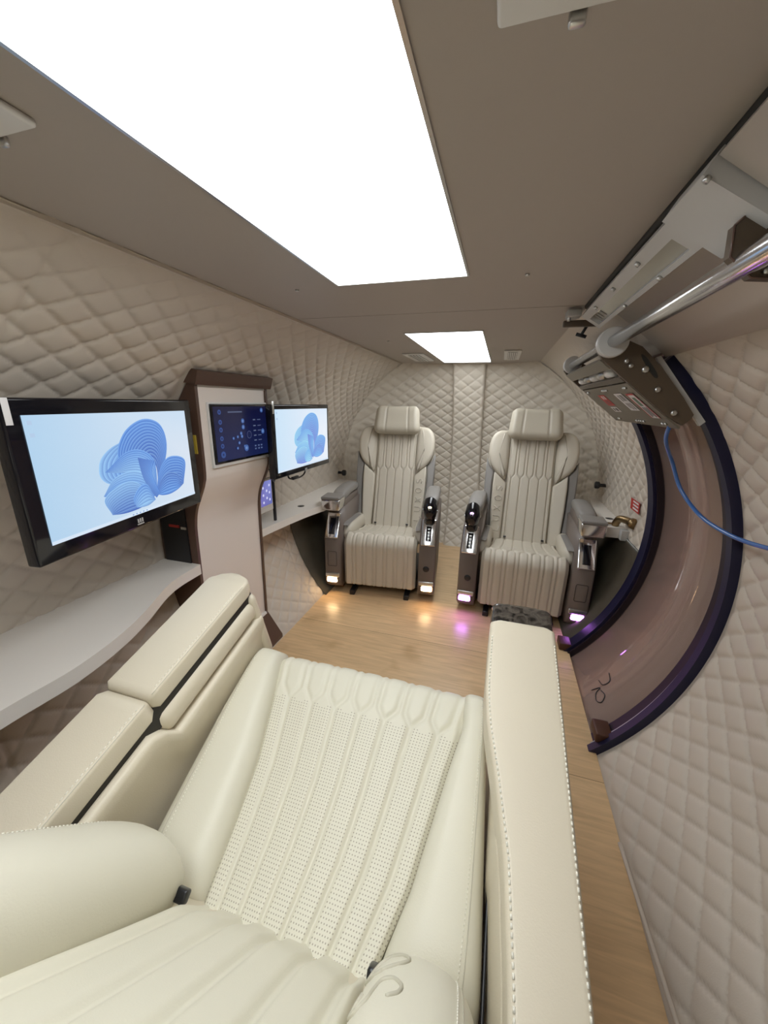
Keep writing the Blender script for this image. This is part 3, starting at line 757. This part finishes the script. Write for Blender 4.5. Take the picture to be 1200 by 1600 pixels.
# ------------------------------------------------------------------ the two seats facing the camera
def far_seat(cx, cy, rz, mir, LAMP, GLOW, label):
    t = thing('reclining_seat', label, 'seat', (cx, cy, 0), rz)
    Mw = t.matrix_basis
    def W(x, y, z): return tuple(Mw @ Vector((x * mir, y, z)))
    def put(name, vf, m, par=None, **k): return obj(name, *xf(vf, W), m, par or t, **k)
    # fluted cushion: path of (y,z,ny,nz)
    path = []
    for s in lin(0, 1, 14): path.append((.10 - .46 * s, .375 + .068 * s - .018 * math.sin(PI * s), 0.13, .99))
    cyp, czp, rr = -.375, .368, .075
    for a in lin(80, 0, 9): path.append((cyp - rr * math.cos(math.radians(a)), czp + rr * math.sin(math.radians(a)), -math.cos(math.radians(a)), math.sin(math.radians(a))))
    for s in lin(0, 1, 10)[1:]: path.append((-.45 + .015 * s, .368 - .285 * s, -1, 0))
    acc = [0]
    for a, b in zip(path, path[1:]): acc.append(acc[-1] + math.hypot(a[0] - b[0], a[1] - b[1]))
    tot = acc[-1]
    def pat(q):
        for i in range(len(acc) - 1):
            if q <= acc[i + 1] + 1e-9:
                f = (q - acc[i]) / (acc[i + 1] - acc[i]); return [x + (y - x) * f for x, y in zip(path[i], path[i + 1])]
        return path[-1]
    SPL = .30; w = 2 / 7.0
    def cush(u, q, lay):
        y, z, ny, nz = pat(q); L_ = math.hypot(ny, nz); ny, nz = ny / L_, nz / L_
        hw = .215 + .032 * sstep(.1, .45, q)
        e = abs(u); h = -.030 * sstep(.90, 1.0, e) ** 2
        h += -.0085 * groove(u, q, w, .455, .495, True, .022, .33) * (1 - sstep(.93, 1, e))
        if lay: h = -.06 - .004
        return (u * hw, y + ny * h, z + nz * h)
    us = lin(-1, 1, 161)
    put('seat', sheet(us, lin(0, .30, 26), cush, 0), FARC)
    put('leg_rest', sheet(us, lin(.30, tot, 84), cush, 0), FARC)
    # seat side bolsters
    for s in (-1, 1):
        secs = []
        for q in lin(0, 1, 16):
            e = math.sqrt(max(.02, 1 - (2 * q - 1) ** 8)); y = .10 - .46 * q; z = .400 + .035 * q
            secs.append([(s * (.255 + a), y, z + b - (1 - e) * .02) for a, b in superell(.050 * e, .060 * e, 2.6, 22)])
        o = put('seat_bolster', loft(secs), FARC)
        secs = []
        for q in lin(.25, 1.015, 12):
            y = .10 - .46 * q; z = .400 + .035 * q
            secs.append([(s * (.255 + a), y, z + b) for a, b in superell(.0535 * (1 - .30 * max(0, q - .93) * 8), .0640 * (1 - .30 * max(0, q - .93) * 8), 2.6, 22)])
        st = [[p for p in sc_] for sc_ in secs]
        n = len(secs[0]); keep = range(2, 7)
        V = [p for sc_ in secs for p in sc_]; F = []
        for i in range(len(secs) - 1):
            for k in keep: F.append((i * n + k, i * n + k + 1, (i + 1) * n + k + 1, (i + 1) * n + k))
        put('trim_band', (V, F), GREYT, o)
    # backrest
    al = math.radians(19); OB = (.045, .350)
    def BK(a, b, n): return (a, OB[0] + b * math.sin(al) - n * math.cos(al), OB[1] + b * math.cos(al) + n * math.sin(al))
    shell = smoothpoly([(-.235, -.02), (.235, -.02), (.275, .10), (.298, .40), (.302, .62), (.285, .77), (.20, .83), (-.20, .83), (-.285, .77), (-.302, .62), (-.298, .40), (-.275, .10)], 2)
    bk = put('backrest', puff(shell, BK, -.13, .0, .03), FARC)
    def backp(u, b, lay):
        hw = .158 - .004 * b; h = .030 - .02 * sstep(.9, 1, abs(u)) - .0100 * groove(u, b, 2 / 5.0, .455, .495, True, .024, .34) * (1 - sstep(.94, 1, abs(u)))
        if lay: h = -.02
        return BK(u * hw, b, h)
    put('back_panel', sheet(lin(-1, 1, 141), lin(.0, .80, 110), backp, 0), FARC)
    wing = smoothpoly([(.156, .80), (.22, .805), (.268, .78), (.296, .72), (.300, .63), (.285, .56), (.25, .505), (.20, .465), (.157, .425)], 2)
    lowb = [(.156, .0), (.156, .42), (.20, .46), (.243, .495), (.247, .40), (.243, .25), (.232, .08), (.222, .0)]
    trim = [(.228, .0), (.239, .10), (.250, .25), (.254, .40), (.250, .50), (.285, .545), (.306, .60), (.308, .45), (.300, .25), (.285, .08), (.262, .0)]
    for s in (-1, 1):
        f = lambda a, b, n, s=s: BK(s * a, b, n)
        put('wing', puff(wing, lambda a, b, n, s=s: BK(s * a, b, n + .10 * max(0, a - .156) * 2.2), -.03, .047, .032, dome=.006), FARC)
        put('side_bolster', puff(lowb, lambda a, b, n, s=s: BK(s * a, b, n + .18 * max(0, a - .156)), -.03, .042, .014), FARC)
        put('side_trim', puff(trim, lambda a, b, n, s=s: BK(s * a, b, n), -.09, .036, .012), GREYT)
        put('anchor_cap', xf(rbox(0, 0, 0, .018, .012, .020, .004, 2), lambda a, b, n, s=s: BK(s * .125 + a, .035 + b, .032 + n)), BLACK)
    # lettering up the inner side bolster, strokes reading upwards
    GL = {'L': [[(0, 1), (0, 0), (.8, 0)]], 'U': [[(0, 1), (0, .25), (.2, 0), (.6, 0), (.8, .25), (.8, 1)]], 'X': [[(0, 1), (.85, 0)], [(0, 0), (.85, 1)]],
          'O': [[(.42 + .42 * math.cos(2 * PI * k / 14), .5 + .5 * math.sin(2 * PI * k / 14)) for k in range(15)]],
          'S': [[(.8, .85), (.5, 1), (.1, .88), (.1, .62), (.7, .42), (.78, .15), (.4, 0), (0, .15)]]}
    inner = 1 if mir > 0 else -1; lt = MB()
    for k, chh in enumerate('LUXOS'):
        for st in GL[chh]:
            P = []
            for (px, py) in st:
                xa = inner * .198 - (py - .5) * .045; b_ = .07 + .072 * k + px * .042
                P.append(tuple(Mw @ Vector(BK(xa, b_, .0455 + .18 * (abs(xa) - .156)))))
            lt.add(tube(P, .0023, 5))
    lt.build('lettering', LETTER, t)
    # headrest, three padded sections
    def hd(x, b, n): return BK(x, .838 + b, .075 + n)
    v, F = rbox(0, 0, 0, .345, .215, .105, .045, 5, (40, 4, 2))
    v = [(x, y, z + (.0 if z < 0 else -.008 * math.exp(-((abs(x) - .085) / .004) ** 2) - .004 * math.exp(-((abs(x) - .16) / .01) ** 2)) + .02 * (abs(x) / .17) ** 2) for x, y, z in v]
    v = [(x * (1 + .10 * (y / .2) * -1), y, z) for x, y, z in v]
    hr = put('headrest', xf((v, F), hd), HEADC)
    for s in (-1, 1): put('post', tube([BK(s * .06, .76, -.03), BK(s * .06, .86, .03)], .008, 8), CHROME, hr)
    # consoles: +1 is the outer (wall) side after mirroring of -x ; before mirroring outer = -x
    side = [(-.445, .075), (-.455, .12), (-.452, .435), (-.385, .555), (-.30, .60), (.12, .60), (.20, .45), (.20, .04), (-.40, .04)]
    for s, outer in ((-1, True), (1, False)):
        xc = s * .322
        c = put('console', xf(puff(side, lambda a, b, n: (n, a, b), -.055, .055, .012, 4), lambda x, y, z: (xc + x * s, y, z)), TAUPE)
        # lamp at the foot
        put('lamp_trim', rbox(xc, -.452, .150, .100, .02, .030, .006, 2), SATIN, c)
        put('foot_lamp', rbox(xc + s * .005, -.452, .112, .072, .018, .036, .010, 3), LAMP, c)
        # arm pad
        secs = []
        for q in lin(0, 1, 16):
            y = -.33 + .47 * q; e = (1 - abs(2 * q - 1) ** 6) ** .5 if 0 < q < 1 else .15
            secs.append([(xc + a, y, .662 + .02 * math.sin(PI * q) + b) for a, b in superell(.050 * max(.3, e), .036 * max(.25, e), 3, 20)])
        put('armrest', loft(secs), GREYT)
        put('arm_body', rbox(xc, -.10, .60, .085, .44, .10, .03, 3), TAUPE, c)
        sl_ = math.atan2(.12, .067)
        def slant(a, b, n): # b up along the slanted face
            return (xc + a, -.4535 + b * math.cos(sl_) - n * math.sin(sl_), .435 + b * math.sin(sl_) + n * math.cos(sl_))
        fr = put('chrome_plate', xf(rbox(0, .07, .006, .092, .175, .016, .007, 3), slant), CHROME, c)
        if outer:
            put('slot', xf(rbox(0, .065, .0125, .042, .115, .008, .0035, 3), slant), GLOSSB, fr)
            put('compartment_line', MB_rr(xc, -.4555, .27, .062, .105), GAP, c)
            put('tray_box', xf(rbox(0, 0, 0, .125, .13, .075, .010, 3), lambda x, y, z: (xc + s * .008 + x * (1 + 1.2 * z), -.385 + y, .645 + z)), CHROME, c)
            put('tray_lid', rbox(xc + s * .008, -.385, .690, .128, .135, .020, .008, 3), GREYT, c)
        else:
            put('controller_stem', cyl((xc, -.40, .555), (xc, -.395, .625), .034, 20, .006), GLOSSB, c)
            put('controller', tube([(xc, -.39, .60), (xc, -.42, .62), (xc, -.425, .66), (xc, -.40, .70), (xc, -.36, .705)], [.030, .042, .046, .040, .020], 20), GLOSSB, c)
            put('controller_ring', tube([(xc + .046 * math.cos(2 * PI * k / 24), -.425 + .012 * math.sin(2 * PI * k / 24), .652 + .046 * math.sin(2 * PI * k / 24) * .25) for k in range(25)], .004, 8), CHROME, c)
            put('glow', rbox(xc, -.462, .672, .022, .012, .022, .005, 2), GLOW, c)
            put('button_strip', xf(rbox(0, .06, .0125, .034, .10, .008, .0035, 3), slant), GLOSSB, fr)
            for k in range(4): put('button', xf(rbox(0, .028 + .021 * k, .0175, .015, .010, .004, .0018, 2), slant), SATIN, fr)
            put('socket', cyl((xc + s * -.005, -.4525, .255), (xc + s * -.005, -.460, .255), .021, 20, .003), BLACK, c)
    put('base', rbox(0, -.05, .065, .52, .5, .07, .01, 2), BLACK)
    for s in (-1, 1): put('floor_rail', rbox(s * .19, -.10, .018, .035, .68, .035, .005, 2), BLACK)
    return t
def MB_rr(x, y, z, w, h):
    P = [];
    for (sx, sz, a0) in ((1, 1, 0), (-1, 1, 90), (-1, -1, 180), (1, -1, 270)):
        for k in range(5):
            a = math.radians(a0 + 22.5 * k); P.append((x + sx * (w / 2 - .008) + .008 * math.cos(a), y, z + sz * (h / 2 - .008) + .008 * math.sin(a)))
    return tube(P + P[:1], .0014, 5)
far_seat(-.450, 2.655, math.radians(6.3), 1, WARM, DOTW, 'cream reclining seat with warm white foot lamps, left of the two facing the camera')
far_seat(.520, 2.64, math.radians(-2.2), -1, PURPLE, DOTP, 'cream reclining seat with purple foot lamps, beside the acrylic door')

# ------------------------------------------------------------------ the near seat, seen from behind its shoulder
ns = thing('reclining_seat', 'large cream reclining seat in the foreground facing away, perforated cushion', 'seat', (.015, .45, 0))
th = math.radians(17); O = Vector((.01, .36, .43))
es = Vector((0, math.cos(th), math.sin(th))); enn = Vector((0, -math.sin(th), math.cos(th)))
def SN(x, s, n): return tuple(O + Vector((x - .01, 0, 0)) + es * s + enn * n)
eb = math.radians(50); B = Vector((0, -math.cos(eb), math.sin(eb))); Bn = Vector((0, math.sin(eb), math.cos(eb)))
def BN(x, b, n): return tuple(O + Vector((x - .01, 0, 0)) + B * b + Bn * n)
def edgeL(s): return np.interp(s, [-.11, -.015, .09, .22, .48], [-.140, -.144, -.163, -.188, -.265])
def edgeR(s): return np.interp(s, [-.11, -.017, .098, .31, .52], [.176, .18, .215, .253, .298])
# cushion path: rear, flat, front roll
SEND = .455; RR = .06
def npath(q):
    if q <= SEND: return q, -.012 * math.sin(PI * max(0, min(1, q / SEND))), 0., 1.
    a = (q - SEND) / RR
    if a <= PI * .58: return SEND + RR * math.sin(a), -RR + RR * math.cos(a), math.sin(a), math.cos(a)
    d = q - SEND - RR * PI * .58; a = PI * .58
    return SEND + RR * math.sin(a) + d * math.cos(a), -RR + RR * math.cos(a) - d * math.sin(a), math.sin(a), math.cos(a)
NW = 2 / 7.5
def ncush(u, q, lay):
    s, n, ds, dn_ = npath(q); sc = min(s, .5) if q < SEND + .1 else .5
    wl, wr = edgeL(sc), edgeR(sc); x = (wl + wr) / 2 + u * (wr - wl) / 2
    e = abs(u); h = -.010 * sstep(.95, 1., e)
    h += -(.0062 - .0024 * sstep(.40, .47, q)) * groove(u, q, NW, .372, .415, True, .026, .36) * (1 - sstep(.95, 1, e)) + .004 * math.cos(u * PI / 2)
    if lay: h = -.07
    return SN(x, s + ds * h, n + dn_ * h)
qs = lin(-.11, SEND + RR * PI * .58 + .14, 150); us = lin(-1, 1, 141)
v, F = sheet(us, qs, ncush, 0)
uv = [(u / NW, q) for lay in (0, 1) for q in qs for u in us]
obj('seat', v, F, PERF, ns, uv=uv)
# side bolsters of the cushion
def bolster(secsf, n=26, ts=None):
    return loft([secsf(q) for q in (ts or lin(0, 1, 30))])
def seatb(side):
    def f(q):
        s = -.035 + .545 * q; e = max(.06, (1 - abs(2 * q - 1) ** 10)) ** .5
        if side < 0: inn, out = edgeL(s) - .001, float(np.interp(s, [0, .15, .30, .5], [-.300, -.318, -.335, -.345]))
        else: inn, out = edgeR(s) + .004, float(np.interp(s, [0, .3, .5], [.345, .332, .322]))
        if abs(out - inn) < .05: inn = out - side * .05
        c = (inn + out) / 2; a = abs(out - inn) / 2 + .004
        nb = .028 - .03 * (1 - q) * .3
        return [SN(c + p * (.85 + .15 * e), s, -.042 + r * e) for p, r in superell(a, .074, 3.2, 60)]
    return f
for side in (-1, 1):
    o = obj('seat_bolster', *bolster(seatb(side)), CREAM, ns)
    def ssurf(q, ph, lift):
        sec = seatb(side)(q); n = len(sec); k = ph / 360 * n; a, b = Vector(sec[int(k) % n]), Vector(sec[(int(k) + 1) % n]); return tuple(a.lerp(b, k - int(k)) + enn * lift)
    p1 = 62 if side > 0 else 118
    obj('seam', *tube([ssurf(q, p1, 0) for q in lin(.06, .95, 40)], .0011, 6), SEAM, o)
    dashes([ssurf(q, p1 + side * 7, .0003) for q in lin(.06, .95, 40)], .0065, .6, .0009).build('stitching', STITCH, o)
# backrest: fluted panel and two bolsters
def nback(u, b, lay):
    hw = .168 + .02 * sstep(.1, .6, b); h = .0 - .03 * sstep(.9, 1, abs(u)) - .009 * groove(u, b, 2 / 5.0, .9, 1., True, .05) + .006 * math.cos(u * PI / 2)
    h += .02 * sstep(.0, .12, b) - .0
    if lay: h = -.08
    return BN(.018 + u * hw, b, h - .018)
obj('back_panel', *sheet(lin(-1, 1, 91), lin(-.03, .72, 60), nback, 0), CREAM, ns)
def bsurf(side, b, ph, lift=.0008):        # point on a back bolster at angle ph (90 = crest, 180 = inner flank on the right one)
    b0 = BB0[side]; q = (b - b0) / (.605 - b0); c = BC0[side]; e = 2 / 2.5
    cs, sn = math.cos(math.radians(ph)), math.sin(math.radians(ph))
    p = BA[side] * math.copysign(abs(cs) ** e, cs); r = .085 * math.copysign(abs(sn) ** e, sn)
    ex = bend(q); return BN(c + p * (.7 + .3 * ex) + lift * cs, b, .005 + r * ex + lift * sn)
BB0 = {-1: .06, 1: .125}; BC0 = {-1: -.226, 1: .266}; BA = {-1: .082, 1: .072}
def bend(q): return max(.05, (1 - abs(2 * q - 1) ** 5)) ** .5 if q < .5 else max(.05, (1 - abs(2 * q - 1) ** 7)) ** .5
def backb(side):
    def f(q):
        b0 = BB0[side]; b = b0 + (.605 - b0) * q; e = max(.05, (1 - abs(2 * q - 1) ** 5)) ** .5 if q < .5 else max(.05, (1 - abs(2 * q - 1) ** 7)) ** .5
        c = BC0[side]; a = BA[side]
        return [BN(c + p * (.7 + .3 * e), b, .005 + r * e) for p, r in superell(a, .085, 2.5, 30)]
    return f
bbs = []
for side in (-1, 1):
    o = obj('back_bolster', *bolster(backb(side)), CREAM, ns); bbs.append(o)
    obj('seam', *tube([bsurf(side, b, 90 - side * 36, -.0002) for b in lin(.15, .56, 24)], .0011, 6), SEAM, o)
    dashes([bsurf(side, b, 90 - side * 29) for b in lin(.15, .56, 24)], .0065, .6, .0009).build('stitching', STITCH, o)
shell = smoothpoly([(-.31, -.05), (.33, -.05), (.34, .3), (.32, .66), (.2, .74), (-.18, .74), (-.30, .66), (-.32, .3)], 2)
obj('backrest', *puff(shell, BN, -.16, -.02, .03), ARMC, ns)
obj('headrest', *xf(rbox(0, 0, 0, .34, .2, .10, .045, 4), lambda x, b, n: BN(.015 + x, .86 + b, .03 + n)), CREAM, ns)
obj('anchor_cap', *xf(rbox(0, 0, 0, .024, .016, .020, .004, 2), lambda x, b, n: BN(-.146 + x, .085 + b, .006 + n)), BLACK, ns)
obj('anchor_cap', *xf(rbox(0, 0, 0, .016, .030, .016, .005, 2), lambda x, b, n: BN(.188 + x, .062 + b, .010 + n)), BLACK, ns)
# lettering on the right back bolster
OL = [(.5 + .5 * math.cos(2 * PI * k / 20), .5 + .5 * math.sin(2 * PI * k / 20)) for k in range(21)]
SL = [(.95, .82), (.75, .98), (.4, 1.0), (.12, .84), (.12, .62), (.45, .5), (.82, .40), (.92, .18), (.65, .0), (.3, .0), (.05, .18)]
lt = MB()
for st, b_, w_ in ((OL, .205, .052), (SL, .285, .048)):
    P = [(p.x, p.y) for p in catmull([(a, b, 0) for a, b in st], 4)]
    lt.add(tube([bsurf(1, b_ + w_ * a, 148 - 48 * b, .0002) for a, b in P], .0021, 6))
lt.build('lettering', SEAM, bbs[1])
# arms
def pad(x0f, x1f, s0, s1, n0, n1, r, tip=0., k=40):
    secs = []
    N_ = 40
    for q in lin(0, 1, N_):
        s = s0 + (s1 - s0) * q
        e0 = min(1, (s - s0) / r) if r else 1; e1 = min(1, (s1 - s) / max(r, tip) )
        ee = math.sqrt(max(0, 1 - (1 - e0) ** 2)); e2 = math.sqrt(max(0, 1 - (1 - e1) ** 2))
        x0, x1 = x0f(s), x1f(s); cx_, a = (x0 + x1) / 2, (x1 - x0) / 2; h = (n1 - n0) / 2; cn = (n0 + n1) / 2
        d0 = r * (1 - ee); d1 = max(r, tip) * (1 - e2)
        ax = max(.004, a - d0 - d1); hx_ = max(.004, h - d0 * .9 - min(d1, r) * .9)
        pts = []
        for (sx, sn, a0) in ((1, 1, 0), (-1, 1, 90), (-1, -1, 180), (1, -1, 270)):
            rr = min(r, ax, hx_)
            for j in range(6):
                an = math.radians(a0 + 18 * j); pts.append(SN(cx_ + sx * (ax - rr) + rr * math.cos(an), s, cn + sn * (hx_ - rr) + rr * math.sin(an)))
        secs.append(pts)
    return loft(secs)
c_ = lambda v: (lambda s: v)
AL0, AL1 = -.456, -.330
la = obj('armrest', *pad(c_(AL0), c_(AL1), .176, .548, .206, .252, .008, .045), ARMC, ns)
obj('seam', *tube([SN(AL1 - .0035, s, .2503) for s in lin(.185, .50, 20)], .0009, 6), SEAM, la)
dashes([SN(AL1 - .0090, s, .2521) for s in lin(.20, .48, 20)], .009, .6, .0009).build('stitching', STITCH, la)
ra = obj('armrest_rear', *pad(c_(AL0), c_(AL1), -.42, .173, .196, .248, .008), ARMC, ns)
obj('seam', *tube([SN(AL1 - .0035, s, .2463) for s in lin(-.41, .165, 20)], .0009, 6), SEAM, ra)
dashes([SN(AL1 - .0090, s, .2481) for s in lin(-.40, .16, 30)], .009, .6, .0010).build('stitching', STITCH, ra)
obj('arm_gap', *pad(c_(AL0 + .012), c_(AL1 - .010), -.42, .53, .150, .215, .004), GAP, ns)
obj('arm_drawer', *pad(c_(AL0 + .004), c_(AL1 + .002), .165, .525, .122, .184, .022, .03), ARMC, ns)
# door panel below the drawer: bowed inner face, top rises at the rear
def lpanel():
    secs = []
    for q in lin(0, 1, 40):
        s = -.42 + .945 * q; top = .176 if s < .150 else (.176 - .062 * sstep(.150, .180, s)); x1 = AL1 + .004 + .006 * math.sin(PI * q)
        pts = [(AL0 + .01, top), (x1 - .010, top), (x1 - .002, top - .004), (x1, top - .012)] + [(x1 - .022 * sstep(0, .12, top - .012 - n), n) for n in lin(top - .04, -.30, 8)] + [(AL0 + .02, -.30)]
        secs.append([SN(a, s, b) for a, b in pts])
    return loft(secs)
obj('arm_panel', *lpanel(), ARMC, ns, auto=.9)
obj('arm_nose', *pad(c_(AL0 + .008), c_(AL1 - .001), .505, .540, -.05, .195, .015, .02), ARMC, ns)
# right arm
AR0 = lambda s: float(np.interp(s, [-.42, 0, .118, .211, .30, .363, .45, .52], [.362, .360, .352, .336, .318, .312, .312, .312]))
AR1 = c_(.450)
rarm = obj('armrest', *pad(AR0, AR1, -.42, .556, .165, .250, .011, .030), ARMC, ns)
dashes([SN(AR0(s) + .0065, s, .2492) for s in lin(-.40, .50, 50)], .008, .62, .0016).build('stitching', STITCH, rarm)
dashes([SN(.4452, s, .2482) for s in lin(-.40, .50, 50)], .008, .62, .0016).build('stitching', STITCH, rarm)
obj('wood_inlay', *pad(c_(.314), c_(.447), .50, .605, .190, .246, .012, .022), BURL, ns)
obj('inlay_trim', *pad(c_(.3125), c_(.4485), .50, .603, .168, .212, .010, .022), CHROME, ns)
obj('arm_panel', *pad(lambda s: max(.345, AR0(s) - .002), c_(.440), -.42, .54, -.30, .20, .02), ARMC, ns)
obj('arm_trim', *tube([SN(.350, s, -.01) for s in lin(-.1, .40, 10)], .003, 8), BLACK, ns)
# plinth down to the floor
ps_ = MB()
ps_.add(([SN(x, s, -.12) for x in (-.30, .31) for s in (0, .42)] + [(x, y, 0.0) for x in (-.28, .29) for y in (.42, .78)], [(0, 1, 3, 2), (4, 6, 7, 5), (0, 4, 5, 1), (2, 3, 7, 6), (0, 2, 6, 4), (1, 5, 7, 3)]))
ps_.build('base', BLACK, ns, smooth=False)
for x in (-.39, .40):
    m = MB(); m.add(([SN(a, s, -.22) for a in (x - .045, x + .045) for s in (-.05, .46)] + [(a, y, 0.0) for a in (x - .045, x + .045) for y in (.42, .84)], [(0, 1, 3, 2), (4, 6, 7, 5), (0, 4, 5, 1), (2, 3, 7, 6), (0, 2, 6, 4), (1, 5, 7, 3)]))
    m.build('console', TAUPE, ns, smooth=False)

# ------------------------------------------------------------------ world, colour
w = bpy.data.worlds.new('world'); S.world = w; w.use_nodes = True
w.node_tree.nodes['Background'].inputs[0].default_value = (.6, .6, .62, 1); w.node_tree.nodes['Background'].inputs[1].default_value = .25
vs = S.view_settings; vs.view_transform = 'Standard'; vs.look = 'None'; vs.gamma = 1; vs.exposure = 0.0; vs.use_curve_mapping = False
try: S.display_settings.display_device = 'sRGB'
except Exception: pass
S.cycles.max_bounces = 10; S.cycles.diffuse_bounces = 6; S.cycles.use_denoising = True
S.cycles.sample_clamp_indirect = 6
